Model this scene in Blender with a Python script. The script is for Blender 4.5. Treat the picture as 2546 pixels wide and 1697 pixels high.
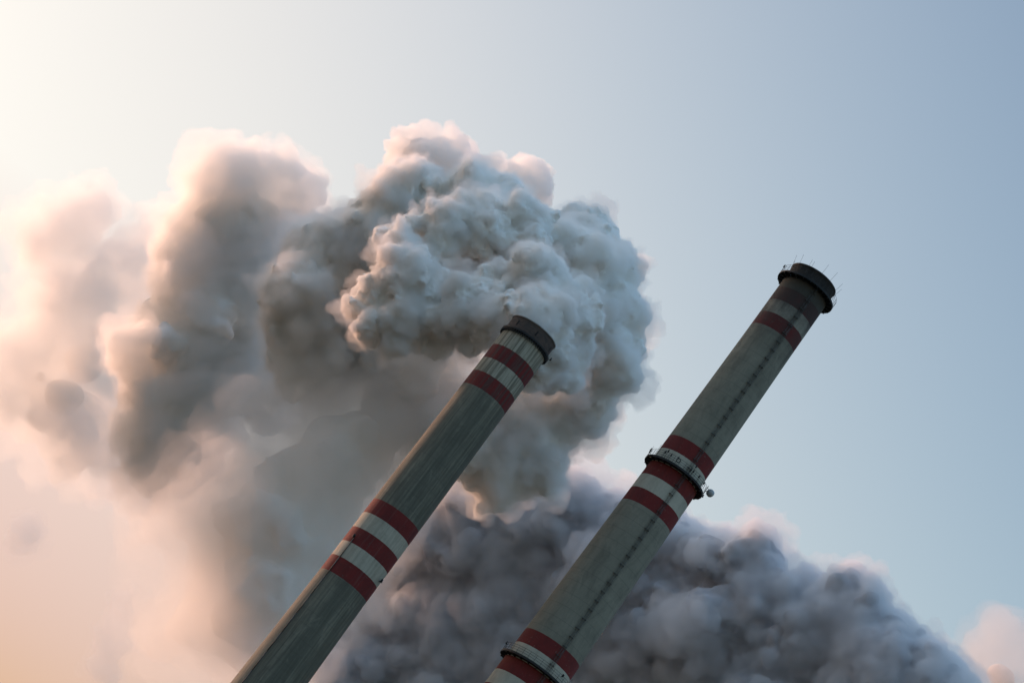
import bpy, bmesh, math, random
import numpy as np
from mathutils import Vector, Matrix

for o in list(bpy.data.objects):
    bpy.data.objects.remove(o)
S = bpy.context.scene
COL = S.collection
R = math.radians

# ------------------------------------------------------------------ camera
PW, PH, FPX = 2546.0, 1697.0, 5966.0           # photograph size and focal length in its pixels
PITCH, ROLL = R(18.4565), R(37.0945)
CAM_POS = Vector((0.0, 0.0, 0.0))              # eye height is the zero of all heights
GROUND = -1.7
FWD = Vector((0, math.cos(PITCH), math.sin(PITCH)))
_r0, _u0 = Vector((1, 0, 0)), Vector((0, -math.sin(PITCH), math.cos(PITCH)))
CR = math.cos(ROLL) * _r0 + math.sin(ROLL) * _u0
CU = -math.sin(ROLL) * _r0 + math.cos(ROLL) * _u0
cam = bpy.data.cameras.new('camera')
cam.sensor_width = 36.0
cam.lens = FPX / PW * 36.0
cam.clip_end = 30000.0
camo = bpy.data.objects.new('camera', cam)
m = Matrix((CR, CU, -FWD)).transposed().to_4x4()
m.translation = CAM_POS
camo.matrix_world = m
COL.objects.link(camo)
S.camera = camo


def ray(px, py):
    """world direction through a point of the photograph, scaled so that its forward part is 1"""
    return FWD + CR * ((px - PW / 2) / FPX) - CU * ((py - PH / 2) / FPX)


def at(px, py, y):
    """the point of that ray that stands y metres north of the camera"""
    d = ray(px, py)
    return CAM_POS + d * (y / d.y)


# ------------------------------------------------------------------ light
SUN_EL, SUN_AZ = R(5.0), R(-42.0)               # azimuth measured from +Y towards +X
SUN_DIR = Vector((math.sin(SUN_AZ) * math.cos(SUN_EL), math.cos(SUN_AZ) * math.cos(SUN_EL), math.sin(SUN_EL)))
W = bpy.data.worlds.new('World')
S.world = W
W.use_nodes = True
nt = W.node_tree
bg = nt.nodes['Background']
sky = nt.nodes.new('ShaderNodeTexSky')
sky.sky_type = 'NISHITA'
sky.sun_disc = False
sky.sun_elevation = SUN_EL
sky.sun_rotation = SUN_AZ
sky.altitude = 200
sky.air_density = 1.0
sky.dust_density = 4.0
sky.ozone_density = 1.5
bg.inputs['Strength'].default_value = 0.12


def vmath(t, op, a, b=None):
    n = t.nodes.new('ShaderNodeVectorMath')
    n.operation = op
    for i, v in enumerate((a, b)):
        if v is None:
            continue
        if isinstance(v, (tuple, list)):
            n.inputs[i].default_value = v
        else:
            t.links.new(v, n.inputs[i])
    return n.outputs['Value'] if op in ('DOT_PRODUCT', 'LENGTH') else n.outputs['Vector']


# a hazy sky: the clear-air sky is lifted and rolled off, and thick low air takes the blue out near the horizon
_x = vmath(nt, 'MULTIPLY', sky.outputs[0], (0.12 / 0.228, 0.12 / 0.240, 0.12 / 0.247))
_x = vmath(nt, 'POWER', _x, (1.5, 1.5, 1.5))
_y = vmath(nt, 'ADD', vmath(nt, 'MULTIPLY', _x, _x), (1.0, 1.0, 1.0))
_z = vmath(nt, 'DIVIDE', _x, vmath(nt, 'POWER', _y, (0.5, 0.5, 0.5)))
_tc = nt.nodes.new('ShaderNodeTexCoord')
_sep = nt.nodes.new('ShaderNodeSeparateXYZ')
nt.links.new(_tc.outputs['Generated'], _sep.inputs[0])
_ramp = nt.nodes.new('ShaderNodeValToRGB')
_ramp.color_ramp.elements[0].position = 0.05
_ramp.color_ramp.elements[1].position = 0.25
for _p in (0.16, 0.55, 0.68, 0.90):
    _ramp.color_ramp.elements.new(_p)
for _e, _c in zip(_ramp.color_ramp.elements, ((0.76, 0.50, 0.56), (0.88, 0.70, 0.70), (1, 1, 1), (0.90, 0.92, 0.95), (2.5, 2.35, 2.15), (4.8, 4.35, 3.75))):  # the last stops add brightness overhead, out of view, to light the smoke
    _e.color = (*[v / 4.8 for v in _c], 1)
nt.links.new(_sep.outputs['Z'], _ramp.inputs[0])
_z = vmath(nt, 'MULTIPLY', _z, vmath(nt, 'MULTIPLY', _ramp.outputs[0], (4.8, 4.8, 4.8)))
# the warm glow of the haze round the low sun
_dot = nt.nodes.new('ShaderNodeMath')
_dot.operation = 'MAXIMUM'
nt.links.new(vmath(nt, 'DOT_PRODUCT', _tc.outputs['Generated'], tuple(SUN_DIR)), _dot.inputs[0])
_dot.inputs[1].default_value = 0.0
_pw = nt.nodes.new('ShaderNodeMath')
_pw.operation = 'POWER'
nt.links.new(_dot.outputs[0], _pw.inputs[0])
_pw.inputs[1].default_value = 36.0
_glow = nt.nodes.new('ShaderNodeVectorMath')
_glow.operation = 'SCALE'
_glow.inputs[0].default_value = (8.0, 4.9, 2.9)
nt.links.new(_pw.outputs[0], _glow.inputs['Scale'])
_z = vmath(nt, 'ADD', _z, _glow.outputs['Vector'])
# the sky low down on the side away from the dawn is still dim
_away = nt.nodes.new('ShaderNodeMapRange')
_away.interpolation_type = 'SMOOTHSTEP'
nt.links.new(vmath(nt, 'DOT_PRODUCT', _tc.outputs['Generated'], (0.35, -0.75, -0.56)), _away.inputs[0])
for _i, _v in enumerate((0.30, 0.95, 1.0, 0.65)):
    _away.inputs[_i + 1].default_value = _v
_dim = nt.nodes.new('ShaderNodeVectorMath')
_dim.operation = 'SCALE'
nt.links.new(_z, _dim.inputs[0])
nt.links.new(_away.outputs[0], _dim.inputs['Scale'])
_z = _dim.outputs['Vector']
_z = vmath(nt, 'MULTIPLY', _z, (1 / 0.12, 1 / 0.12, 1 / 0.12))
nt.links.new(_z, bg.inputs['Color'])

sun = bpy.data.lights.new('sun', 'SUN')
sun.energy = 2.8
sun.angle = R(2.0)
sun.color = (1.0, 0.56, 0.40)
suno = bpy.data.objects.new('sun', sun)
suno.rotation_euler = (-SUN_DIR).to_track_quat('-Z', 'Y').to_euler()
COL.objects.link(suno)

S.view_settings.view_transform = 'Standard'
S.view_settings.look = 'None'
S.view_settings.exposure = 0.0
S.view_settings.gamma = 1.0
S.cycles.max_bounces = 16
S.cycles.diffuse_bounces = 4
S.cycles.volume_bounces = 12
S.cycles.transparent_max_bounces = 64
S.cycles.use_denoising = True
S.cycles.sample_clamp_indirect = 10.0


# ------------------------------------------------------------------ helpers
def link(o, parent=None):
    COL.objects.link(o)
    if parent is not None:
        o.parent = parent
    return o


def mesh_obj(name, bm, mat, parent=None, smooth=True):
    me = bpy.data.meshes.new(name)
    bm.normal_update()
    bm.to_mesh(me)
    bm.free()
    if mat is not None:
        me.materials.append(mat)
    if smooth:
        for p in me.polygons:
            p.use_smooth = True
    return link(bpy.data.objects.new(name, me), parent)


def empty(name, loc, label, cat, group=None):
    o = bpy.data.objects.new(name, None)
    o.location = loc
    o.empty_display_size = 3
    return tag(link(o), label, cat, group)


def tag(o, label, cat, group=None, kind=None):
    o['label'] = label
    o['category'] = cat
    if group:
        o['group'] = group
    if kind:
        o['kind'] = kind
    return o


def lathe(bm, prof, n=96, close=False):
    """surface of revolution of (radius, z) pairs"""
    rings = []
    for r, z in prof:
        rings.append([bm.verts.new((r * math.cos(2 * math.pi * i / n), r * math.sin(2 * math.pi * i / n), z)) for i in range(n)])
    pairs = list(zip(rings[:-1], rings[1:]))
    if close:
        pairs.append((rings[-1], rings[0]))
    for a, b in pairs:
        for i in range(n):
            j = (i + 1) % n
            bm.faces.new((a[i], a[j], b[j], b[i]))
    return rings


def tube(bm, p, q, r, n=6):
    p, q = Vector(p), Vector(q)
    d = (q - p).normalized()
    a = d.orthogonal().normalized()
    b = d.cross(a)
    ra, rb = [], []
    for i in range(n):
        t = 2 * math.pi * i / n
        v = (a * math.cos(t) + b * math.sin(t)) * r
        ra.append(bm.verts.new(p + v))
        rb.append(bm.verts.new(q + v))
    for i in range(n):
        j = (i + 1) % n
        bm.faces.new((ra[i], ra[j], rb[j], rb[i]))
    bm.faces.new(ra[::-1])
    bm.faces.new(rb)


def ring_tube(bm, R0, z, r, n=96, m=6):
    rings = []
    for i in range(n):
        t = 2 * math.pi * i / n
        rings.append([bm.verts.new(((R0 + r * math.cos(2 * math.pi * k / m)) * math.cos(t),
                                    (R0 + r * math.cos(2 * math.pi * k / m)) * math.sin(t),
                                    z + r * math.sin(2 * math.pi * k / m))) for k in range(m)])
    for i in range(n):
        a, b = rings[i], rings[(i + 1) % n]
        for k in range(m):
            l = (k + 1) % m
            bm.faces.new((a[k], b[k], b[l], a[l]))


def box(bm, c, size, ex=None, ey=None, ez=None, bevel=0.0):
    ex = Vector(ex or (1, 0, 0)); ey = Vector(ey or (0, 1, 0)); ez = Vector(ez or (0, 0, 1))
    c = Vector(c)
    v = []
    for k in (-1, 1):
        for sx, sy in ((-1, -1), (1, -1), (1, 1), (-1, 1)):
            v.append(bm.verts.new(c + ex * (sx * size[0] / 2) + ey * (sy * size[1] / 2) + ez * (k * size[2] / 2)))
    f = [bm.faces.new([v[i] for i in q]) for q in ((3, 2, 1, 0), (4, 5, 6, 7), (0, 1, 5, 4), (1, 2, 6, 5), (2, 3, 7, 6), (3, 0, 4, 7))]
    if bevel:
        es = list({e for q in f for e in q.edges})
        bmesh.ops.bevel(bm, geom=es, offset=bevel, segments=2, affect='EDGES')


class NT:
    """small wrapper round a node tree"""
    def __init__(self, tree):
        self.t = tree

    def n(self, kind, ins=None, **props):
        nd = self.t.nodes.new(kind)
        for k, v in props.items():
            setattr(nd, k, v)
        for k, v in (ins or {}).items():
            self.set(nd.inputs[k], v)
        return nd

    def set(self, sock, v):
        if hasattr(v, 'is_output'):
            self.t.links.new(v, sock)
        elif v is not None:
            sock.default_value = v

    def math(self, op, a, b=None, c=None, clamp=False):
        nd = self.t.nodes.new('ShaderNodeMath')
        nd.operation = op
        nd.use_clamp = clamp
        for i, v in enumerate((a, b, c)):
            if v is not None:
                self.set(nd.inputs[i], v)
        return nd.outputs[0]

    def vec(self, op, a, b=None):
        return vmath(self.t, op, a, b)

    def noise(self, v, scale, detail=3.0, rough=0.5, dist=0.0):
        return self.n('ShaderNodeTexNoise', {'Vector': v, 'Scale': scale, 'Detail': detail, 'Roughness': rough, 'Distortion': dist})

    def ramp(self, fac, stops, interp='LINEAR'):
        nd = self.t.nodes.new('ShaderNodeValToRGB')
        cr = nd.color_ramp
        cr.interpolation = interp
        while len(cr.elements) > 1:
            cr.elements.remove(cr.elements[-1])
        for i, (p, c) in enumerate(stops):
            e = cr.elements[0] if i == 0 else cr.elements.new(p)
            e.position = p
            c = (c, c, c) if isinstance(c, (int, float)) else c
            e.color = (*c[:3], 1)
        self.set(nd.inputs[0], fac)
        return nd.outputs[0]

    def mix(self, fac, a, b, mode='MIX'):
        nd = self.t.nodes.new('ShaderNodeMix')
        nd.data_type = 'RGBA'
        nd.blend_type = mode
        self.set(nd.inputs[0], fac)
        self.set(nd.inputs[6], (*a, 1) if isinstance(a, tuple) else a)
        self.set(nd.inputs[7], (*b, 1) if isinstance(b, tuple) else b)
        return nd.outputs[2]


def material(name, rough=0.7, metal=0.0):
    m = bpy.data.materials.new(name)
    m.use_nodes = True
    t = NT(m.node_tree)
    bs = m.node_tree.nodes['Principled BSDF']
    bs.inputs['Roughness'].default_value = rough
    bs.inputs['Metallic'].default_value = metal
    return m, t, bs


def mottled(name, c0, c1, scale, rough=0.7, metal=0.0):
    m, t, bs = material(name, rough, metal)
    tc = t.n('ShaderNodeTexCoord').outputs['Object']
    nz = t.noise(tc, scale, 5, 0.6).outputs['Fac']
    t.set(bs.inputs['Base Color'], t.ramp(nz, ((0.35, c0), (0.68, c1))))
    return m


# ------------------------------------------------------------------ ground
def make_ground():
    m, t, bs = material('ground_soil', 0.95)
    tc = t.n('ShaderNodeTexCoord').outputs['Object']
    nz = t.noise(tc, 0.02, 8, 0.6).outputs['Fac']
    t.set(bs.inputs['Base Color'], t.ramp(nz, ((0.3, (0.035, 0.04, 0.025)), (0.55, (0.075, 0.07, 0.05)), (0.75, (0.12, 0.11, 0.09)))))
    bm = bmesh.new()
    bmesh.ops.create_grid(bm, x_segments=24, y_segments=24, size=12000)
    g = mesh_obj('ground', bm, m)
    g.location.z = GROUND
    g['kind'] = 'structure'
    g['label'] = 'bare dark ground round the foot of the two chimneys'
    g['category'] = 'ground'


make_ground()

# ------------------------------------------------------------------ chimneys
Y0 = 400.0
CHIM_AZ = (R(0.3003), R(5.2781))


def chimney_xy(k):
    return Vector((Y0 * math.sin(CHIM_AZ[k]), Y0 * math.cos(CHIM_AZ[k]), 0.0))


def chimney_material(name, bands, top, streaky, soot_from, run=None):
    """bands: (z0, z1, 'red' | 'white'), measured from the ground"""
    m, t, bs = material(name, 0.85)
    tc = t.n('ShaderNodeTexCoord').outputs['Object']
    sep = t.n('ShaderNodeSeparateXYZ', {0: tc})
    x, y, z = sep.outputs
    ang = t.math('ARCTAN2', y, x)

    def cyl(za, k=1.0):           # coordinates that run along the shaft much slower than round it
        return t.n('ShaderNodeCombineXYZ', {0: t.math('MULTIPLY', x, k), 1: t.math('MULTIPLY', y, k), 2: t.math('MULTIPLY', z, za)}).outputs[0]

    fine = t.noise(cyl(0.03), 3.0, 5, 0.65).outputs['Fac']          # thin vertical runs
    mid = t.noise(cyl(0.02), 1.5, 4, 0.6).outputs['Fac']
    broad = t.noise(cyl(0.012), 0.7, 4, 0.6).outputs['Fac']         # broad runs
    patch = t.noise(tc, 0.28, 6, 0.65).outputs['Fac']               # cloudy patches
    grain = t.noise(tc, 3.5, 4, 0.7).outputs['Fac']
    if streaky:
        conc = t.ramp(fine, ((0.30, (0.115, 0.12, 0.10)), (0.5, (0.21, 0.21, 0.175)), (0.72, (0.33, 0.325, 0.27))))
        conc = t.mix(t.ramp(broad, ((0.40, 0.0), (0.62, 0.75))), conc, (0.12, 0.125, 0.105))
    else:
        conc = t.ramp(patch, ((0.25, (0.245, 0.24, 0.20)), (0.5, (0.30, 0.295, 0.25)), (0.75, (0.345, 0.335, 0.285))))
        conc = t.mix(t.ramp(fine, ((0.35, 0.0), (0.75, 0.28))), conc, (0.19, 0.19, 0.165))
    # formwork lifts: every pour of the slipform is a shade of its own
    lift = t.n('ShaderNodeTexWhiteNoise', {'W': t.math('FLOOR', t.math('DIVIDE', z, 2.4))}, noise_dimensions='1D').outputs['Value']
    conc = t.mix(0.10, conc, t.ramp(lift, ((0, 0.25), (1, 0.75))), 'OVERLAY')
    white = t.ramp(patch, ((0.3, (0.50, 0.49, 0.43)), (0.65, (0.62, 0.60, 0.53))))
    red = t.ramp(patch, ((0.3, (0.17, 0.016, 0.016)), (0.7, (0.235, 0.024, 0.020))))
    # the drips that have run over the paint
    if streaky:
        hi = t.ramp(t.math('SUBTRACT', z, top - 22.0), ((0.0, 0.0), (1.0, 1.0)))   # the paint under the cap is worn far more
        runs = t.math('ADD', t.math('MULTIPLY', fine, 0.55), t.math('MULTIPLY', mid, 0.45))
        wear = t.math('MULTIPLY', t.ramp(runs, ((0.46, 1.0), (0.54, 0.0))), t.math('MULTIPLY_ADD', hi, 0.62, 0.22))
        white = t.mix(wear, white, (0.115, 0.11, 0.09))
        white = t.mix(t.math('MULTIPLY', hi, 0.30), white, (0.30, 0.28, 0.21))
        pale = t.math('MULTIPLY', t.ramp(runs, ((0.54, 0.0), (0.62, 1.0))), t.math('MULTIPLY_ADD', hi, 0.25, 0.28))
        red = t.mix(pale, red, (0.26, 0.15, 0.14))
        dark = t.math('MULTIPLY', t.ramp(mid, ((0.46, 0.0), (0.58, 1.0))), t.math('MULTIPLY_ADD', hi, 0.62, 0.05))
        red = t.mix(dark, red, (0.075, 0.06, 0.055))
    else:
        red = t.mix(t.math('MULTIPLY', t.ramp(fine, ((0.5, 0.0), (0.7, 1.0))), 0.25), red, (0.12, 0.016, 0.016))
        white = t.mix(t.math('MULTIPLY', t.ramp(fine, ((0.55, 0.0), (0.75, 1.0))), 0.25), white, (0.38, 0.38, 0.33))
    blot = t.noise(t.n('ShaderNodeCombineXYZ', {0: x, 1: y, 2: t.math('MULTIPLY', z, 0.35)}).outputs[0], 0.55, 7, 0.7, 0.8).outputs['Fac']
    conc = t.mix(t.ramp(blot, ((0.50, 0.0), (0.66, 0.55 if streaky else 0.40))), conc, (0.13, 0.125, 0.105))
    conc = t.mix(t.ramp(blot, ((0.32, 0.30), (0.44, 0.0))), conc, (0.42, 0.40, 0.34))
    zj = t.math('FRACT', t.math('DIVIDE', t.math('ADD', z, t.math('MULTIPLY', t.math('SUBTRACT', patch, 0.5), 0.10)), 2.4))
    joint = t.math('LESS_THAN', t.math('ABSOLUTE', t.math('SUBTRACT', zj, 0.5)), 0.022)
    conc = t.mix(t.math('MULTIPLY', joint, 0.28), conc, (0.09, 0.09, 0.08))
    col = conc
    chips = t.ramp(t.noise(tc, 2.2, 8, 0.75).outputs['Fac'], ((0.60, 0.0), (0.66, 0.6)))
    red = t.mix(chips, red, conc)
    white = t.mix(chips, white, conc)
    red = t.mix(t.ramp(blot, ((0.48, 0.0), (0.68, 0.45))), red, (0.075, 0.020, 0.018))
    white = t.mix(t.ramp(blot, ((0.48, 0.0), (0.68, 0.40))), white, (0.27, 0.26, 0.22))
    wob = t.math('MULTIPLY', t.math('SUBTRACT', grain, 0.5), 0.14)
    zz = t.math('ADD', z, wob)
    for z0, z1, kind in bands:
        inside = t.math('MULTIPLY', t.math('GREATER_THAN', zz, z0), t.math('LESS_THAN', zz, z1))
        col = t.mix(inside, col, red if kind == 'red' else white)
    if run is not None:
        # the grime that has washed down behind the ladder
        da = t.math('ABSOLUTE', t.math('SUBTRACT', ang, (run + math.pi) % (2 * math.pi) - math.pi))
        da = t.math('ADD', da, t.math('MULTIPLY', t.math('SUBTRACT', broad, 0.5), 0.10))
        col = t.mix(t.math('MULTIPLY', t.ramp(da, ((0.02, 1.0), (0.16, 0.0))), 0.32), col, (0.06, 0.062, 0.055))
    if soot_from is not None:
        # soot that has settled on the head of the disused flue, in runs of uneven length
        h = t.math('DIVIDE', t.math('SUBTRACT', z, soot_from), top - soot_from)
        h = t.math('ADD', h, t.math('MULTIPLY', t.math('SUBTRACT', patch, 0.5), 1.2))
        h = t.math('ADD', h, t.math('MULTIPLY', t.math('SUBTRACT', broad, 0.5), 0.7))
        col = t.mix(t.math('MULTIPLY', t.ramp(h, ((0.10, 0.0), (0.75, 1.0))), 0.86), col, (0.045, 0.042, 0.038))
    col = t.mix(0.10, col, t.ramp(grain, ((0.3, 0.2), (0.7, 0.8))), 'OVERLAY')
    col = t.mix(1.0, col, (0.88, 0.83, 0.73), 'MULTIPLY')          # years of grime over everything
    t.set(bs.inputs['Base Color'], col)
    bump = t.n('ShaderNodeBump', {'Height': t.math('ADD', grain, t.math('MULTIPLY', fine, 0.8)), 'Strength': 0.25, 'Distance': 0.06})
    t.set(bs.inputs['Normal'], bump.outputs[0])
    return m, ang


M_STEEL = mottled('dark_painted_steel', (0.012, 0.012, 0.013), (0.03, 0.028, 0.026), 1.5, 0.6, 0.3)
M_LADDER = mottled('weathered_steel', (0.07, 0.072, 0.066), (0.14, 0.14, 0.125), 2.0, 0.6, 0.4)
M_DISH = mottled('pale_grey_plastic', (0.42, 0.43, 0.42), (0.50, 0.51, 0.50), 2.0, 0.5)
M_ROD = mottled('galvanised_rod', (0.10, 0.10, 0.11), (0.16, 0.16, 0.17), 2.0, 0.5, 0.6)
M_SOOT = mottled('sooty_flue', (0.012, 0.011, 0.010), (0.03, 0.028, 0.025), 0.8, 0.95)


def brick_material():
    m, t, bs = material('dark_cap_brick', 0.9)
    tc = t.n('ShaderNodeTexCoord').outputs['Object']
    sep = t.n('ShaderNodeSeparateXYZ', {0: tc})
    u = t.math('MULTIPLY', t.math('ARCTAN2', sep.outputs[1], sep.outputs[0]), 4.6)
    uv = t.n('ShaderNodeCombineXYZ', {0: u, 1: sep.outputs[2]}).outputs[0]
    br = t.n('ShaderNodeTexBrick', {'Vector': uv, 'Color1': (0.15, 0.095, 0.070, 1), 'Color2': (0.075, 0.055, 0.045, 1), 'Mortar': (0.05, 0.046, 0.042, 1),
                                    'Scale': 1.0, 'Mortar Size': 0.02, 'Brick Width': 0.62, 'Row Height': 0.24})
    nz = t.noise(tc, 0.9, 5, 0.6).outputs['Fac']
    t.set(bs.inputs['Base Color'], t.mix(t.ramp(nz, ((0.3, 0.0), (0.7, 0.5))), br.outputs[0], (0.07, 0.058, 0.050)))
    return m


M_BRICK = brick_material()


def plate_material():
    m, t, bs = material('sooty_cap_plate', 0.8)
    tc = t.n('ShaderNodeTexCoord').outputs['Object']
    sep = t.n('ShaderNodeSeparateXYZ', {0: tc})
    v = t.n('ShaderNodeCombineXYZ', {0: sep.outputs[0], 1: sep.outputs[1], 2: t.math('MULTIPLY', sep.outputs[2], 0.25)}).outputs[0]
    nz = t.noise(v, 1.1, 6, 0.65).outputs['Fac']
    t.set(bs.inputs['Base Color'], t.ramp(nz, ((0.3, (0.022, 0.021, 0.020)), (0.55, (0.045, 0.041, 0.037)), (0.75, (0.075, 0.062, 0.052)))))
    return m


M_PLATE = plate_material()


def shaft(name, prof, mat, parent):
    bm = bmesh.new()
    zs = [z for _r, z in prof]
    rr = [r for r, _z in prof]
    fine = np.arange(prof[0][1], prof[-1][1] + 0.01, 2.0)
    fine = np.append(fine[fine < prof[-1][1] - 0.5], prof[-1][1])
    lathe(bm, [(float(np.interp(z, zs, rr)), float(z)) for z in fine], 128)
    return mesh_obj(name, bm, mat, parent)


def front_angle(k, px, py, z, rad):
    """angle round chimney k (measured in its own plan) of the point of the shaft at height z that shows at px"""
    c = chimney_xy(k)
    best = None
    for i in range(720):
        a = math.pi + math.pi * i / 720.0
        p = Vector((c.x + rad * math.cos(a), c.y + rad * math.sin(a), z)) - CAM_POS
        d = p.dot(FWD)
        qx, qy = PW / 2 + FPX * p.dot(CR) / d, PH / 2 - FPX * p.dot(CU) / d
        e = (qx - px) ** 2 + (qy - py) ** 2
        if best is None or e < best[0]:
            best = (e, a)
    return best[1]


def platform(parent, z, r_in, r_out, rails=3, rail_h=1.15, thick=0.28, posts=28):
    bm = bmesh.new()
    lathe(bm, [(r_in - 0.1, z), (r_out, z), (r_out, z + thick), (r_in - 0.1, z + thick)], 128, True)
    # brackets that carry the deck
    for i in range(24):
        a = 2 * math.pi * (i + 0.5) / 24
        e = Vector((math.cos(a), math.sin(a), 0))
        box(bm, e * ((r_in + r_out) / 2 - 0.05) + Vector((0, 0, z - 0.13)), (r_out - r_in - 0.05, 0.10, 0.22), e, (-e.y, e.x, 0), (0, 0, 1))
    mesh_obj('deck', bm, M_STEEL, parent, False)
    bm = bmesh.new()
    for i in range(rails):
        ring_tube(bm, r_out - 0.06, z + thick + rail_h * (i + 1) / rails, 0.026, 128)
    for i in range(posts):
        a = 2 * math.pi * i / posts
        p = Vector(((r_out - 0.06) * math.cos(a), (r_out - 0.06) * math.sin(a), z + thick - 0.02))
        tube(bm, p, p + Vector((0, 0, rail_h + 0.02)), 0.028, 5)
    mesh_obj('railing', bm, M_STEEL, parent)


def lamp(parent, pos, out, s=1.0):
    """obstruction lamp on a bracket: a hood, a lens and its arm"""
    bm = bmesh.new()
    p = Vector(pos)
    out = Vector(out).normalized()
    side = Vector((-out.y, out.x, 0))
    tube(bm, p - out * 0.35 * s, p, 0.05 * s, 6)
    box(bm, p + Vector((0, 0, 0.10 * s)), (0.34 * s, 0.30 * s, 0.16 * s), out, side, (0, 0, 1))
    for k in range(2):
        tube(bm, p + side * (0.12 * s * (2 * k - 1)) + Vector((0, 0, 0.15 * s)), p + side * (0.12 * s * (2 * k - 1)) + Vector((0, 0, 0.55 * s)), 0.10 * s, 8)
    return mesh_obj('warning_lamp', bm, M_STEEL, parent)


def aerial(parent, pos, h, s=1.0, head=True):
    bm = bmesh.new()
    p = Vector(pos)
    tube(bm, p, p + Vector((0, 0, h)), 0.035 * s, 5)
    if head:
        box(bm, p + Vector((0, 0, h * 0.72)), (0.22 * s, 0.22 * s, 0.42 * s))
    return mesh_obj('aerial', bm, M_STEEL, parent)


def ladder(parent, ang, prof, z0, z1, step=1.93):
    zs = [z for _r, z in prof]
    rr = [r for r, _z in prof]
    e = Vector((math.cos(ang), math.sin(ang), 0))
    sd = Vector((-e.y, e.x, 0))

    def P(z, o, out):
        return e * (float(np.interp(z, zs, rr)) + out) + sd * o + Vector((0, 0, z))
    bm = bmesh.new()
    z = z0
    while z < z1 - 0.3:
        zn = min(z + step, z1)
        for o in (-0.24, 0.24):
            tube(bm, P(z, o, 0.25), P(zn, o, 0.25), 0.028, 5)
        q = z
        while q < zn - 0.1:
            tube(bm, P(q, -0.24, 0.25), P(q, 0.24, 0.25), 0.014, 4)
            q += 0.32
        z = zn
    lad = mesh_obj('ladder', bm, M_LADDER, parent)
    bm = bmesh.new()      # safety cage
    z = z0
    while z < z1 - 0.3:
        pts = []
        for i in range(7):
            a = math.pi * i / 6
            pts.append((0.40 * math.cos(a), 0.25 + 0.62 * math.sin(a)))
        for (o1, u1), (o2, u2) in zip(pts[:-1], pts[1:]):
            tube(bm, P(z, o1, u1), P(z, o2, u2), 0.014, 4)
        z += step / 2
    for i in (1, 3, 5):
        a = math.pi * i / 6
        q = z0
        while q < z1 - 0.3:
            qn = min(q + 6, z1)
            tube(bm, P(q, 0.40 * math.cos(a), 0.25 + 0.62 * math.sin(a)), P(qn, 0.40 * math.cos(a), 0.25 + 0.62 * math.sin(a)), 0.014, 4)
            q = qn
    mesh_obj('safety_cage', bm, M_LADDER, lad)
    z = z0 + 0.6          # a stout two-footed bracket at every length
    while z < z1 - 0.3:
        bm = bmesh.new()
        box(bm, P(z, 0, 0.12), (0.06, 0.72, 0.05), e, sd, (0, 0, 1))
        for o in (-0.34, 0.34):
            box(bm, P(z, o, 0.14), (0.26, 0.14, 0.15), e, sd, (0, 0, 1))
        mesh_obj('bracket', bm, M_LADDER, lad)
        z += step
    return lad


def rods(parent, r, z, n, seed, length=1.9, lean=0.45, twin=None):
    rnd = random.Random(seed)
    for i in range(n):
        a = 2 * math.pi * (i + rnd.uniform(-0.12, 0.12)) / n
        e = Vector((math.cos(a), math.sin(a), 0))
        for k in ((-1, 1) if twin == i else (0,)):
            sd = Vector((-e.y, e.x, 0)) * 0.28 * k
            bm = bmesh.new()
            ln = length * rnd.uniform(0.85, 1.1) * (0.6 if k else 1)
            tube(bm, e * r + sd + Vector((0, 0, z - 0.4)), e * (r + lean * ln * 0.6) + sd + Vector((0, 0, z + ln)), 0.022, 5)
            mesh_obj('lightning_rod', bm, M_ROD, parent)


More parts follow.
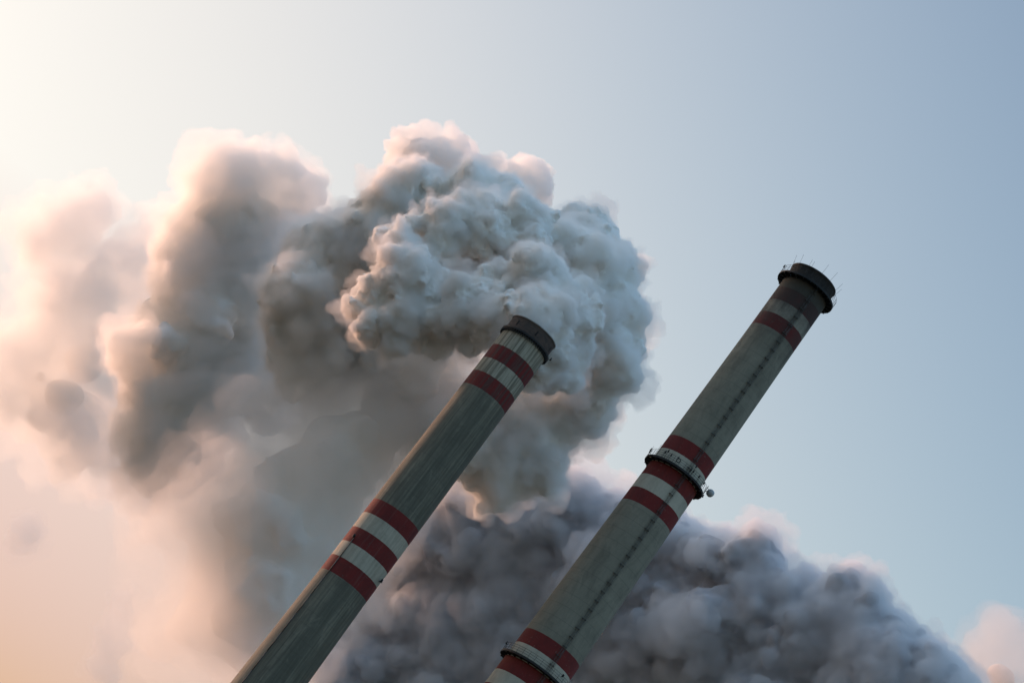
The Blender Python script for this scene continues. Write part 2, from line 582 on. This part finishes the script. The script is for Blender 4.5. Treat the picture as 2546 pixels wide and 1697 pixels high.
def build_right():
    c = chimney_xy(1)
    root = empty('chimney', c, 'taller chimney with clean red and white bands, ring platforms and a sooty unlit top', 'chimney', 'red and white banded chimneys')
    top = 173.9
    prof = [(8.1, GROUND), (5.66, 90.0), (5.60, 93.5), (5.09, 122.0), (4.96, 128.0), (4.82, 136.5), (4.55, 162.0), (4.50, top)]
    bands = [(81.9, 84.8, 'white'), (84.8, 87.7, 'red'), (87.7, 90.6, 'white'), (90.6, 93.5, 'red'), (79.0, 81.9, 'red'),
             (122.03, 124.87, 'red'), (124.87, 127.8, 'white'), (127.8, 130.7, 'red'), (130.7, 133.61, 'white'), (133.61, 136.58, 'red'),
             (162.75, 165.61, 'red'), (165.61, 168.49, 'white'), (168.49, 171.4, 'red')]
    la = front_angle(1, 1848.7, 972.4, 150.0, 4.7)
    m, _a = chimney_material('banded_concrete', bands, top, False, 156.0, la)
    shaft('shaft', prof, m, root)
    # the cap above the uppermost platform
    bm = bmesh.new()
    lathe(bm, [(4.50, top), (4.52, top + 0.6), (4.55, top + 2.75), (4.66, top + 2.80), (4.66, top + 3.05), (4.1, top + 3.05), (4.0, top + 2.4), (3.9, top - 12)], 128)
    cap = mesh_obj('cap', bm, M_PLATE, root)
    bm = bmesh.new()
    lathe(bm, [(3.9, top - 12), (0.01, top - 12.2)], 64)
    mesh_obj('flue', bm, M_SOOT, cap)
    platform(root, top + 0.02, 4.5, 5.75, 3, 1.3, 0.34)
    platform(root, 130.85, 4.9, 6.0, 3, 1.25, 0.38, 32)
    platform(root, 87.9, 5.68, 6.8, 3, 1.25, 0.38, 34)
    ladder(root, la, prof, 70.0, top, 1.93)
    rods(root, 4.6, top + 3.0, 12, 3, 1.9, 0.45, 8)

    def onring(px, py, z, r):
        a = front_angle(1, px, py, z, r)
        return Vector((r * math.cos(a), r * math.sin(a), z)), Vector((math.cos(a), math.sin(a), 0))
    # what stands on the railing of the middle platform
    for px, py, h, head in ((1608, 1128, 1.5, True), (1616, 1123, 2.0, False), (1618, 1130, 1.2, True), (1631, 1118, 2.2, False), (1646, 1134, 1.5, True), (1655, 1124, 2.0, True),
                            (1662, 1136, 1.4, True), (1677, 1146, 1.6, True), (1708, 1175, 1.1, True), (1715, 1177, 1.2, True), (1728, 1160, 2.6, True), (1725, 1192, 1.3, True), (1735, 1207, 1.3, True)):
        p, e = onring(px, py + 6, 131.7, 5.95)
        p.z = 131.25
        aerial(root, p, h, 1.0 if head else 0.7, head)
    bm = bmesh.new()                      # a coil hung on the railing
    p, e = onring(1681, 1154, 131.9, 5.95)
    sd = Vector((-e.y, e.x, 0))
    for i in range(16):
        a, b = 2 * math.pi * i / 16, 2 * math.pi * (i + 1) / 16
        q = lambda t: p + e * 0.12 + sd * (0.34 * math.cos(t)) + Vector((0, 0, 0.1 + 0.34 * math.sin(t)))
        tube(bm, q(a), q(b), 0.07, 5)
    mesh_obj('cable_coil', bm, M_STEEL, root)
    # the round dish aerial at the right-hand edge
    a = front_angle(1, 1752, 1222, 131.9, 6.3) + 0.05
    e = Vector((math.cos(a), math.sin(a), 0))
    sd = Vector((-e.y, e.x, 0))
    d = (e * 0.5 + sd * 0.85 + Vector((0, 0, 0.05))).normalized()
    u = Vector((0, 0, 1)) - d * d.z
    u.normalize()
    w = d.cross(u)
    pc = e * 6.75 + Vector((0, 0, 132.25))
    bm = bmesh.new()
    prev = None
    for rr, off in ((0.05, -0.42), (0.42, -0.36), (0.66, -0.12), (0.70, 0.0), (0.70, 0.42), (0.62, 0.46), (0.05, 0.50)):
        cur = [bm.verts.new(pc + d * off + (u * math.cos(2 * math.pi * i / 28) + w * math.sin(2 * math.pi * i / 28)) * rr) for i in range(28)]
        if prev:
            for i in range(28):
                bm.faces.new((prev[i], prev[(i + 1) % 28], cur[(i + 1) % 28], cur[i]))
        prev = cur
    dish = mesh_obj('dish_aerial', bm, M_DISH, root)
    bm = bmesh.new()
    tube(bm, e * 5.92 + Vector((0, 0, 131.0)), e * 5.92 + Vector((0, 0, 133.1)), 0.06, 6)
    tube(bm, e * 5.92 + Vector((0, 0, 132.0)), pc - d * 0.40, 0.06, 6)
    tube(bm, e * 5.92 + Vector((0, 0, 132.7)), pc - d * 0.30 + u * 0.3, 0.04, 6)
    mesh_obj('dish_mount', bm, M_STEEL, dish)
    # obstruction lamps
    for px, py, z, r in ((1941, 672, top + 1.5, 5.75), (1602, 1130, 132.3, 6.0), (1249, 1612, 89.3, 6.8), (1389, 1690, 89.3, 6.8), (1743, 1232, 131.2, 6.1)):
        p, e = onring(px, py, z, r)
        lamp(root, p, e, 0.9)


def build_left():
    c = chimney_xy(0)
    root = empty('chimney', c, 'shorter smoking chimney streaked with grime under a dark brick cap', 'chimney', 'red and white banded chimneys')
    top = 134.45
    prof = [(6.3, GROUND), (4.82, 80.0), (4.80, 92.0), (4.79, 97.0), (4.53, 124.8), (4.50, 128.0), (4.50, top)]
    bands = [(80.7, 83.75, 'red'), (83.75, 86.75, 'white'), (86.75, 89.75, 'red'), (89.75, 92.85, 'white'), (92.85, 95.8, 'red'),
             (121.8, 124.8, 'red'), (124.8, 127.76, 'white'), (127.76, 130.75, 'red'), (130.75, top, 'white')]
    m, _a = chimney_material('streaked_concrete', bands, top, True, None)
    shaft('shaft', prof, m, root)
    bm = bmesh.new()
    lathe(bm, [(4.5, top), (4.50, top + 2.6), (4.50, top + 2.85), (3.95, top + 2.9), (3.9, top + 2.4), (3.9, top - 8)], 128)
    cap = mesh_obj('cap', bm, M_BRICK, root)
    bm = bmesh.new()
    lathe(bm, [(4.52, top + 2.74), (4.64, top + 2.76), (4.64, top + 2.94), (3.97, top + 2.98)], 128)
    mesh_obj('rim', bm, mottled('pale_rim', (0.30, 0.29, 0.27), (0.50, 0.49, 0.46), 1.2, 0.8), cap)
    bm = bmesh.new()
    lathe(bm, [(3.9, top - 8), (0.01, top - 8.2)], 64)
    mesh_obj('flue', bm, M_SOOT, cap)
    for px, py in ((1286, 808), (1330, 834), (1363, 869)):   # dark slots in the brick
        a = front_angle(0, px, py, top + 1.5, 4.5)
        for k in range(1):
            e = Vector((math.cos(a), math.sin(a), 0))
            bm = bmesh.new()
            box(bm, e * 4.50 + Vector((0, 0, top + 1.45)), (0.08, 0.26, 0.95), e, (-e.y, e.x, 0), (0, 0, 1))
            mesh_obj('vent_slot', bm, M_SOOT, cap, False)
    # corbelled ring under the cap
    bm = bmesh.new()
    lathe(bm, [(4.42, top - 0.30), (4.95, top - 0.02), (4.95, top + 0.30), (4.42, top + 0.34)], 128, True)
    for i in range(60):
        a = 2 * math.pi * (i + 0.5) / 60
        e = Vector((math.cos(a), math.sin(a), 0))
        box(bm, e * 4.72 + Vector((0, 0, top - 0.32)), (0.40, 0.16, 0.40), e, (-e.y, e.x, 0), (0, 0, 1))
    mesh_obj('ring_ledge', bm, M_STEEL, root, False)
    # lamps on the shaft, with the cable that feeds the left-hand one
    for px, py, z in ((884, 1326, 87.6), (975, 1409, 84.6)):
        a = front_angle(0, px, py, z, 4.95)
        e = Vector((math.cos(a), math.sin(a), 0))
        if px > 950:
            a += 0.22
            e = Vector((math.cos(a), math.sin(a), 0))
        lamp(root, e * 5.2 + Vector((0, 0, z)), e, 1.15)
        if px > 950:
            continue
        bm = bmesh.new()
        zz = z
        while zz > 40:
            r0 = float(np.interp(zz, [q for _r, q in prof], [r for r, _q in prof])) + 0.10
            r1 = float(np.interp(zz - 4, [q for _r, q in prof], [r for r, _q in prof])) + 0.10
            tube(bm, e * r0 + Vector((0, 0, zz)), e * r1 + Vector((0, 0, zz - 4)), 0.09, 5)
            zz -= 4
        mesh_obj('cable_duct', bm, M_LADDER, root)
    a = front_angle(0, 1373, 900, top + 0.6, 5.3)
    e = Vector((math.cos(a), math.sin(a), 0))
    lamp(root, e * 5.25 + Vector((0, 0, top + 0.5)), e, 0.9)


build_right()
build_left()

# ------------------------------------------------------------------ smoke
def poly_dist(P, pts):
    """signed distance (inside > 0) from points P to the outline pts"""
    A = np.asarray(pts, float)
    B = np.roll(A, -1, 0)
    ab = B - A
    d = P[:, None] - A[None]
    t = np.clip((d * ab).sum(-1) / (ab ** 2).sum(-1), 0, 1)
    q = d - t[..., None] * ab
    dist = np.sqrt((q ** 2).sum(-1)).min(1)
    inside = np.zeros(len(P), bool)
    for (x0, y0), (x1, y1) in zip(A, B):
        c = (y0 > P[:, 1]) != (y1 > P[:, 1])
        if y1 != y0:
            inside ^= c & (P[:, 0] < (x1 - x0) * (P[:, 1] - y0) / (y1 - y0) + x0)
    return np.where(inside, dist, -dist)


def body(outline, y, rmin, rmax, seed, grow=0.0, kids=0, kid=(0.35, 0.6), flat=0.55, slope=(0, 0)):
    """billows (centre, radius) that fill the outline, a closed line in the photograph's pixels, round the distance y; the
    body is as deep as it is wide. slope: metres further away per 100 pixels to the right and downwards."""
    rnd = np.random.RandomState(seed)
    A = np.asarray(outline, float)
    x0, y0 = A.min(0)
    x1, y1 = A.max(0)
    step = max(rmin * 0.5, 5.0)
    gx, gy = np.meshgrid(np.arange(x0, x1, step), np.arange(y0, y1, step))
    P = np.stack([gx.ravel(), gy.ravel()], 1)
    P += rnd.uniform(-0.4, 0.4, P.shape) * step
    d = poly_dist(P, A)
    ok = d > rmin
    P, d = P[ok], np.minimum(d[ok], rmax)
    order = np.argsort(-d * rnd.uniform(0.75, 1.0, len(d)))
    chosen = []
    cx = np.empty((0, 2))
    cr = np.empty(0)
    for i in order:
        if len(cr):
            s = np.sqrt(((cx - P[i]) ** 2).sum(1))
            if (s < 0.62 * np.maximum(cr, d[i])).any():
                continue
        cx = np.vstack([cx, P[i]])
        cr = np.append(cr, d[i])
    mid = A.mean(0)
    out = []
    rm = cr.max()
    for (px, py), r in zip(cx, cr):
        k = y / FPX
        off = rnd.uniform(-1, 1) * flat * (rm - 0.4 * r) * k
        yy = y + off + slope[0] * (px - mid[0]) / 100.0 + slope[1] * (py - mid[1]) / 100.0
        c = at(px, py, yy)
        R0 = (r + grow) * (c - CAM_POS).length / FPX
        out.append((c, R0))
        for _ in range(kids):
            u = rnd.normal(size=3)
            u[1] = -abs(u[1])
            u /= np.linalg.norm(u)
            f = rnd.uniform(*kid)
            out.append((c + Vector(u) * R0 * (1.05 - 0.25 * f), R0 * f))
    return out


def puffs(lst):
    """hand placed billows: (px, py, radius in pixels, distance)"""
    out = []
    for px, py, r, y in lst:
        c = at(px, py, y)
        out.append((c, r * (c - CAM_POS).length / FPX))
    return out


_ico = {}


def ico(sub):
    if sub not in _ico:
        bm = bmesh.new()
        bmesh.ops.create_icosphere(bm, subdivisions=sub, radius=1.0)
        _ico[sub] = (np.array([v.co[:] for v in bm.verts]), np.array([[v.index for v in f.verts] for f in bm.faces]))
        bm.free()
    return _ico[sub]


def sphere_mesh(name, sph, shrink=0.0, rmin=0.3):
    V, F, n = [], [], 0
    for c, r in sph:
        r = r - min(shrink, 0.5 * r)
        if r < rmin:
            continue
        v, f = ico(3 if r < 6 else 4)
        V.append(v * r + np.array(c))
        F.append(f + n)
        n += len(v)
    V, F = np.concatenate(V), np.concatenate(F)
    me = bpy.data.meshes.new(name)
    me.from_pydata(V.tolist(), [], F.tolist())
    return me


def billow_tree(name, octaves, warp=0.55):
    g = bpy.data.node_groups.new(name, 'GeometryNodeTree')
    g.interface.new_socket('Geometry', in_out='INPUT', socket_type='NodeSocketGeometry')
    g.interface.new_socket('Geometry', in_out='OUTPUT', socket_type='NodeSocketGeometry')
    t = NT(g)
    gi, go = g.nodes.new('NodeGroupInput'), g.nodes.new('NodeGroupOutput')
    geo = gi.outputs[0]
    for i, (sc, amp) in enumerate(octaves):
        pos = t.n('GeometryNodeInputPosition').outputs[0]
        nor = t.n('GeometryNodeInputNormal').outputs[0]
        p = t.vec('MULTIPLY', pos, (1.0 / sc,) * 3)
        p = t.vec('ADD', p, (3.7 * i, 1.3 * i, 7.1 * i))
        wn = t.n('ShaderNodeTexNoise', {'Vector': p, 'Scale': 0.9, 'Detail': 2.0})
        w = t.vec('MULTIPLY', t.vec('SUBTRACT', wn.outputs['Color'], (0.5, 0.5, 0.5)), (2 * warp,) * 3)
        p2 = t.vec('ADD', p, w)
        vo = t.n('ShaderNodeTexVoronoi', {'Vector': p2, 'Scale': 1.0, 'Smoothness': 0.25, 'Randomness': 1.0}, feature='SMOOTH_F1')
        d = t.math('MULTIPLY', vo.outputs['Distance'], 1.3)
        h1 = t.math('SUBTRACT', 0.62, t.math('MULTIPLY', d, d))
        bn = t.n('ShaderNodeTexNoise', {'Vector': t.vec('ADD', p2, (5.1, 2.2, 8.3)), 'Scale': 0.85, 'Detail': 0.6, 'Roughness': 0.4})
        b = t.math('ABSOLUTE', t.math('SUBTRACT', t.math('MULTIPLY', bn.outputs['Fac'], 2.0), 1.0))
        h2 = t.math('SUBTRACT', t.math('MULTIPLY', t.math('MINIMUM', b, 0.55), 2.2), 0.35)
        h = t.math('ADD', t.math('MULTIPLY', h1, 0.55 if i == 0 else 0.35), t.math('MULTIPLY', h2, 0.55 if i == 0 else 0.75))
        # how lumpy it is here
        ln = t.n('ShaderNodeTexNoise', {'Vector': pos, 'Scale': 0.35 / sc, 'Detail': 1.0}).outputs['Fac']
        gain = t.n('ShaderNodeMapRange', {0: ln, 1: 0.34, 2: 0.64, 3: 0.15, 4: 1.6}).outputs[0]
        hh = t.math('MULTIPLY', t.math('MULTIPLY', h, gain), amp)
        off = t.vec('SCALE', nor)
        sn = off.node
        t.set(sn.inputs['Scale'], hh)
        sp = t.n('GeometryNodeSetPosition', {'Geometry': geo, 'Offset': off})
        geo = sp.outputs[0]
    g.links.new(geo, go.inputs[0])
    return g


def drop_islands(me, least=0.02):
    """leave out the crumbs that the breaking-up has cut off"""
    n = len(me.vertices)
    e = np.empty(len(me.edges) * 2, np.int64)
    me.edges.foreach_get('vertices', e)
    a, b = e[0::2], e[1::2]
    lab = np.arange(n)
    for _ in range(200):
        m = np.minimum(lab[a], lab[b])
        new = lab.copy()
        np.minimum.at(new, lab[a], m)
        np.minimum.at(new, lab[b], m)
        new = np.minimum(new, new[lab])
        for _k in range(3):
            new = new[new]
        if (new == lab).all():
            break
        lab = new
    cnt = np.bincount(lab, minlength=n)
    keep = cnt[lab] >= least * cnt.max()
    if keep.all():
        return
    bm = bmesh.new()
    bm.from_mesh(me)
    bm.verts.ensure_lookup_table()
    bmesh.ops.delete(bm, geom=[bm.verts[int(i)] for i in np.nonzero(~keep)[0]], context='VERTS')
    bm.to_mesh(me)
    bm.free()


def bake(name, me, voxel, octaves, parent=None, mat=None, fine=None, split=2, loose=True):
    """union of the billows, broken up into smaller and smaller ones"""
    o = link(bpy.data.objects.new(name, me))

    def union(v, it):
        md = o.modifiers.new('union', 'REMESH')
        md.mode = 'VOXEL'
        md.voxel_size = v
        sm = o.modifiers.new('soft', 'SMOOTH')
        sm.iterations = it
        sm.factor = 0.5
    union(voxel, 4)
    for k, oc in enumerate((octaves[:split], octaves[split:])):
        if oc:
            gn = o.modifiers.new('billow', 'NODES')
            gn.node_group = billow_tree(name + '_billows', oc)
            if k == 0 or fine:
                union(fine or voxel, 1)
    dg = bpy.context.evaluated_depsgraph_get()
    ev = o.evaluated_get(dg)
    new = bpy.data.meshes.new_from_object(ev)
    o.modifiers.clear()
    old = o.data
    o.data = new
    bpy.data.meshes.remove(old)
    if loose:
        drop_islands(new)
    new.name = name
    new.materials.clear()
    if mat:
        new.materials.append(mat)
    new.polygons.foreach_set('use_smooth', [True] * len(new.polygons))
    if parent is not None:
        o.parent = parent
        o.matrix_parent_inverse = parent.matrix_world.inverted()
    print(name, len(new.polygons))
    return o


def vapour(name, dens, aniso=0.35, col=(0.985, 0.985, 0.985)):
    m = bpy.data.materials.new(name)
    m.use_nodes = True
    t = NT(m.node_tree)
    m.node_tree.nodes.remove(m.node_tree.nodes['Principled BSDF'])
    v = t.n('ShaderNodeVolumePrincipled', {'Density': dens, 'Anisotropy': aniso, 'Color': (*col, 1)})
    m.node_tree.links.new(v.outputs[0], m.node_tree.nodes['Material Output'].inputs['Volume'])
    return m


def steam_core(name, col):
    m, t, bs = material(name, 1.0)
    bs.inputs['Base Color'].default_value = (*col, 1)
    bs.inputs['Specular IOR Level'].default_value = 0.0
    return m


def plume(name, label, sph, voxel, fine, octaves, dens, inset, wisps=(), col=(0.989, 0.979, 0.962), core_col=(0.955, 0.92, 0.865), aniso=0.35, core_min=0.0, core=None, core_oct=None, core_vox=None, cat='smoke plume', root=None, loose=True):
    """a dense body wrapped in vapour; wisps: further, thinner and more ragged wraps (metres out, density per metre, voxel, raggedness)"""
    c = sum((s[0] for s in sph), Vector()) / len(sph)
    root = root or empty(name, c, label, cat)
    bpy.context.view_layer.update()
    if core != []:
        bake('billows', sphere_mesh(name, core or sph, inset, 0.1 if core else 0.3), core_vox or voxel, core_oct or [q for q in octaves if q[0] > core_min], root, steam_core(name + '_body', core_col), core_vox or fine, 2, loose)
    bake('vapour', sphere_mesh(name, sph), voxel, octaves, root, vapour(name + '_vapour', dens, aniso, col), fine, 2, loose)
    for off, d, v, rag in wisps:
        oc = [(s, a * rag) for s, a in octaves if s > 2 * v]
        bake('wisps', sphere_mesh(name, sph, -off), v, oc, root, vapour(name + '_wisps', d, aniso, col), v, 2, loose)
    return root


# ---- the plume that leaves the shorter chimney: layer behind layer, as it rolls up out of the flue, back and to the left
LA = [(1236,822),(1209,790),(1209,770),(1217,744),(1244,725),(1297,721),(1336,732),(1370,752),(1400,800),(1408,860),(1385,905),(1350,950),(1318,965),(1290,955),(1300,900),(1290,850)]
LB = [(1106,732),(1125,694),(1156,675),(1183,679),(1206,667),(1240,648),(1278,629),(1309,637),(1351,633),(1382,644),(1405,664),(1431,713),(1470,778),(1475,850),(1450,900),(1400,950),(1360,960),
      (1330,900),(1260,840),(1215,840),(1187,868),(1160,872),(1138,862),(1115,815),(1100,765)]
LC1 = [(850,759),(869,717),(915,709),(935,690),(953,652),(1003,629),(1030,640),(1075,640),(1120,690),(1140,760),(1130,830),(1118,851),(1068,874),(1014,866),(961,866),(915,836),(854,786)]
LC2 = [(1030,640),(1050,614),(1050,591),(1030,568),(1022,537),(1045,518),(1091,503),(1095,487),(1129,480),(1156,503),(1164,530),(1170,590),(1140,640),(1100,660),(1070,720),(1035,740),(1005,700)]
LC3 = [(1156,576),(1164,537),(1213,514),(1240,503),(1298,499),(1328,514),(1355,537),(1375,600),(1370,650),(1300,660),(1220,650),(1180,620)]
LC4 = [(1360,568),(1428,545),(1470,575),(1504,618),(1508,664),(1489,712),(1500,800),(1480,860),(1420,800),(1390,700),(1350,640)]
LC5 = [(930,583),(961,553),(991,533),(1022,530),(1035,568),(1055,600),(1030,650),(980,664),(950,650),(930,610)]
LD = [(861,514),(880,495),(911,468),(949,419),(968,403),(1014,399),(1049,415),(1118,434),(1164,426),(1194,434),(1248,453),(1321,480),(1374,503),(1420,560),(1440,700),(1300,760),(1100,760),(930,700),(900,650),(870,600)]
LE = [(915,470),(945,420),(972,357),(985,325),(1037,311),(1080,322),(1125,345),(1180,375),(1190,400),(1225,405),(1278,400),(1340,402),(1368,425),(1378,470),(1376,505),(1300,540),(1150,520),(1000,480)]
LF = [(1370,510),(1420,505),(1450,507),(1475,535),(1519,564),(1560,600),(1588,644),(1590,690),(1575,740),(1570,790),(1558,809),(1590,860),(1592,880),(1570,920),(1545,945),(1530,985),(1500,1020),
      (1490,1052),(1440,1045),(1400,1000),(1370,960),(1400,900),(1420,800),(1400,700),(1380,600)]
front = (body(LA, 410, 8, 60, 11, -3, 2) + body(LB, 419, 8, 75, 12, -4, 2) + body(LC1, 425, 8, 70, 13, -4, 2) + body(LC2, 430, 8, 60, 14, -4, 2) + body(LC3, 432, 8, 70, 15, -4, 2)
         + body(LC5, 428, 8, 50, 17, -4, 2))
back = body(LC4, 436, 8, 70, 16, -4, 1) + body(LD, 449, 9, 95, 18, -4, 2) + body(LF, 445, 8, 95, 20, -4, 2)
hd = plume('smoke_plume', 'thick white steam rolling out of the smoking chimney with crisp round billows', front, 0.55, 0.24, [(9, 4.6), (4.2, 2.5), (2.0, 1.25), (1.0, 0.65), (0.5, 0.36)], 1.6, 0.7, [(0.25, 0.12, 0.3, 1.4)])
plume('smoke_plume', '', back, 0.65, 0.32, [(11, 5.0), (5.2, 2.6), (2.5, 1.4), (1.2, 0.75), (0.6, 0.42)], 1.0, 1.1, [(0.5, 0.13, 0.4, 1.5)], root=hd, core_min=1.0)
top = body(LE, 461, 9, 75, 19, -4, 2)
topc = body(LE, 464, 30, 90, 24, -26, 0)
plume('smoke_plume', '', top, 0.65, 0.34, [(11, 4.5), (5.2, 2.6), (2.5, 1.3), (1.2, 0.65), (0.6, 0.3)], 0.38, 0.5, root=hd, core=topc, core_oct=[(6, 2), (3, 1)], aniso=0.5, col=(0.994, 0.982, 0.965), core_col=(0.96, 0.91, 0.86))

# the same plume further downwind, brown beneath
MID = [(640,790),(655,730),(665,690),(700,625),(725,570),(790,545),(825,525),(861,530),(900,560),(950,640),(950,700),(890,720),(880,780),(930,830),(965,880),(965,905),(940,935),(900,955),(870,950),(830,968),(780,965),(720,960),(690,945),(665,900),(660,850)]
CURL = [(535,935),(545,905),(560,888),(575,895),(562,925),(580,960),(610,960),(640,945),(680,915),(720,930),(760,960),(760,1000),(735,1050),(700,1085),(660,1080),(610,1060),(570,1020),(545,985)]
UNDER = [(1300,970),(1345,960),(1400,990),(1450,1000),(1500,1045),(1450,1062),(1430,1095),(1408,1130),(1400,1168),(1370,1200),(1350,1235),(1320,1240),(1290,1228),(1265,1240),(1225,1262),(1190,1245),(1150,1222),(1110,1180),(1080,1100),(1100,1020),(1200,980)]
UNDERL = [(1120,900),(1060,890),(985,900),(930,950),(915,1020),(950,1075),(1020,1110),(1090,1120),(1160,1060),(1180,980)]
mid = body(MID, 458, 9, 90, 31, -5, 2) + body(UNDER, 450, 9, 70, 33, -5, 2) + body(UNDERL, 462, 10, 60, 54, -5, 2)
plume('smoke_plume', 'brownish middle part of the smoke between the crisp billows and the pale left tower', mid, 0.8, 0.38, [(12, 5), (6, 3.1), (3, 1.7), (1.5, 0.95), (0.8, 0.5)], 0.85, 1.3, [(0.9, 0.14, 0.5, 1.5)], core_min=1.2)

TOWER = [(430,560),(455,520),(480,490),(500,450),(530,430),(545,395),(580,372),(610,378),(650,380),(700,395),(725,430),(740,470),(738,500),(768,500),(770,530),(745,570),(720,600),(700,640),(690,700),(690,780),(700,850),(720,940),(640,1000),
         (580,1090),(540,1170),(500,1200),(440,1200),(390,1180),(340,1150),(300,1080),(290,1000),(300,900),(330,800),(380,700),(390,620)]
VEIL = [(270,640),(285,570),(330,560),(370,520),(420,515),(440,560),(420,640),(400,740),(360,850),(340,950),(340,1080),(370,1180),(330,1210),(280,1190),(180,1150),(100,1100),(40,1070),(0,1000),(-80,960),(-50,900),(40,860),(90,830),(110,780),(95,730),(110,680),(170,690),(220,680),(260,660)]
PINK = [(50,660),(70,620),(65,590),(110,540),(155,505),(225,500),(262,520),(260,560),(225,590),(238,620),(230,650),(190,690),(140,695),(100,685)]
tow = body(TOWER, 484, 11, 70, 41, -5, 3) + body(CURL, 476, 9, 60, 32, -5, 1)
towc = body(TOWER, 490, 46, 150, 44, -38, 1) + body(CURL, 477, 30, 70, 45, -26, 0)
plume('smoke_plume', 'tall soft grey smoke tower left of the brown billows, pinkish along its top', tow, 1.0, 0.5, [(18, 6), (9, 4), (4.5, 2.4), (2.2, 1.4), (1.1, 0.75)], 0.34, 0.5, [(0.8, 0.08, 0.6, 1.5)], core=towc, core_oct=[(12, 5), (6, 3), (3, 1.2)], aniso=0.6, col=(0.992, 0.982, 0.965), core_col=(0.96, 0.92, 0.87))
vei = body(VEIL, 525, 12, 65, 42, -6, 2) + body(PINK, 530, 9, 50, 43, 0, 2)
veic = body(VEIL, 533, 80, 170, 46, -84, 0)
plume('smoke_plume', 'pinkish thinning smoke drifting off at the left edge', vei, 1.2, 0.6, [(14, 5), (7, 3.6), (3.5, 2.2), (1.8, 1.1)], 0.14, 0.5, [(2.5, 0.05, 0.7, 1.3)], core=veic, core_oct=[(12, 4)], aniso=0.6, col=(0.995, 0.985, 0.968), core_col=(0.97, 0.93, 0.88))

# ---- the bank of smoke behind both chimneys
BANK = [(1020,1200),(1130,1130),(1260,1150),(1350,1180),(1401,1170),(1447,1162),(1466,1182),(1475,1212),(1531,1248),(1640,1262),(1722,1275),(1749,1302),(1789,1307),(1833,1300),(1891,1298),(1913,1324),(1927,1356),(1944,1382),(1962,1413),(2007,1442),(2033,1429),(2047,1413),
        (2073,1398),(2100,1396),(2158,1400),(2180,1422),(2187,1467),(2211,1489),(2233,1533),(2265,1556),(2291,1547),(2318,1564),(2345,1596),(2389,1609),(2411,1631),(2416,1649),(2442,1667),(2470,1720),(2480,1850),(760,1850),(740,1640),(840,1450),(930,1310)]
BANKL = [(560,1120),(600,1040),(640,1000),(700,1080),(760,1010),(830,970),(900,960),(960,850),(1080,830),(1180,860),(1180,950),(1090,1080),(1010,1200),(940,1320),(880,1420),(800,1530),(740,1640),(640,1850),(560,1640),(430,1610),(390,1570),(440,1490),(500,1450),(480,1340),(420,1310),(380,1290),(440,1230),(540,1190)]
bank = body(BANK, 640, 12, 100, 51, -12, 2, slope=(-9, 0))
plume('smoke_plume', 'dark grey bank of smoke along the bottom behind the taller chimney', bank, 1.2, 0.6, [(22, 9), (11, 5), (5.5, 2.6), (2.7, 1.4), (1.4, 0.8)], 0.34, 2.8, [(1.5, 0.07, 0.8, 1.5)], core_min=4, col=(0.945, 0.945, 0.950), core_col=(0.48, 0.48, 0.51))  # the shade it lies in is put into these darker vapour and core colours
bankl = body(BANKL, 454, 12, 80, 52, -8, 2)
banklc = body(BANKL, 459, 60, 150, 53, -52, 1)
plume('smoke_plume', 'pale rosy haze of smoke behind the lower half of the smoking chimney', bankl, 1.2, 0.65, [(15, 6), (7.5, 4.0), (3.8, 2.3), (1.9, 1.2)], 0.12, 0.5, [(3, 0.05, 0.9, 1.4), (8, 0.018, 1.2, 1.5)], core=banklc, core_oct=[(12, 5), (6, 3), (3, 1.2)], aniso=0.6)

# ---- small things
PCLOUD = [(2375,1650),(2392,1600),(2420,1565),(2455,1540),(2500,1528),(2540,1540),(2580,1560),(2620,1600),(2640,1680),(2640,1800),(2420,1800),(2390,1730)]
pc = body(PCLOUD, 840, 14, 60, 61, -4, 1)
pcc = body(PCLOUD, 850, 60, 130, 62, -70, 0)
plume('small_cloud', 'small glowing pink cloud low at the right edge beyond the dark smoke', pc, 2.0, 1.2, [(16, 5), (8, 3), (4, 1.6)], 0.045, 0.5, [(4, 0.012, 1.6, 1.3)], core=pcc, core_oct=[(12, 3)], aniso=0.3, col=(0.998, 0.975, 0.955), core_col=(0.95, 0.86, 0.80), cat='cloud')  # the sun's pink is put into the cloud's own vapour and core colours
W1 = [(18,1325),(40,1290),(75,1280),(105,1300),(120,1330),(100,1355),(60,1370),(30,1355)]
W2 = [(215,1640),(240,1590),(270,1540),(300,1470),(325,1440),(335,1470),(310,1520),(300,1560),(305,1610),(290,1660),(310,1700),(250,1700),(220,1680)]
W3 = [(205,1235),(225,1205),(270,1195),(300,1205),(290,1235),(250,1245),(265,1262),(235,1255)]
W4 = [(330,1210),(360,1215),(365,1245),(350,1275),(338,1250)]
for nm, Wp, lb in (('a', W1, 'faint round puff of smoke alone near the lower left edge'), ('b', W2, 'thin vertical wisp of smoke low in the peach sky at the left'),
                   ('c', W3, 'torn scrap of smoke just under the drifting left plume'), ('d', W4, 'tiny hanging tuft of smoke under the tall grey tower')):
    wp = body(Wp, 560, 6, 26, 71 + ord(nm), 2, 2)
    plume('smoke_wisp', lb, wp, 0.8, 0.5, [(5, 2.4), (2.5, 1.6), (1.3, 0.9)], 0.085, 0.5, [(1.2, 0.03, 0.6, 1.3)], core=[], loose=False, aniso=0.2, cat='smoke wisp')
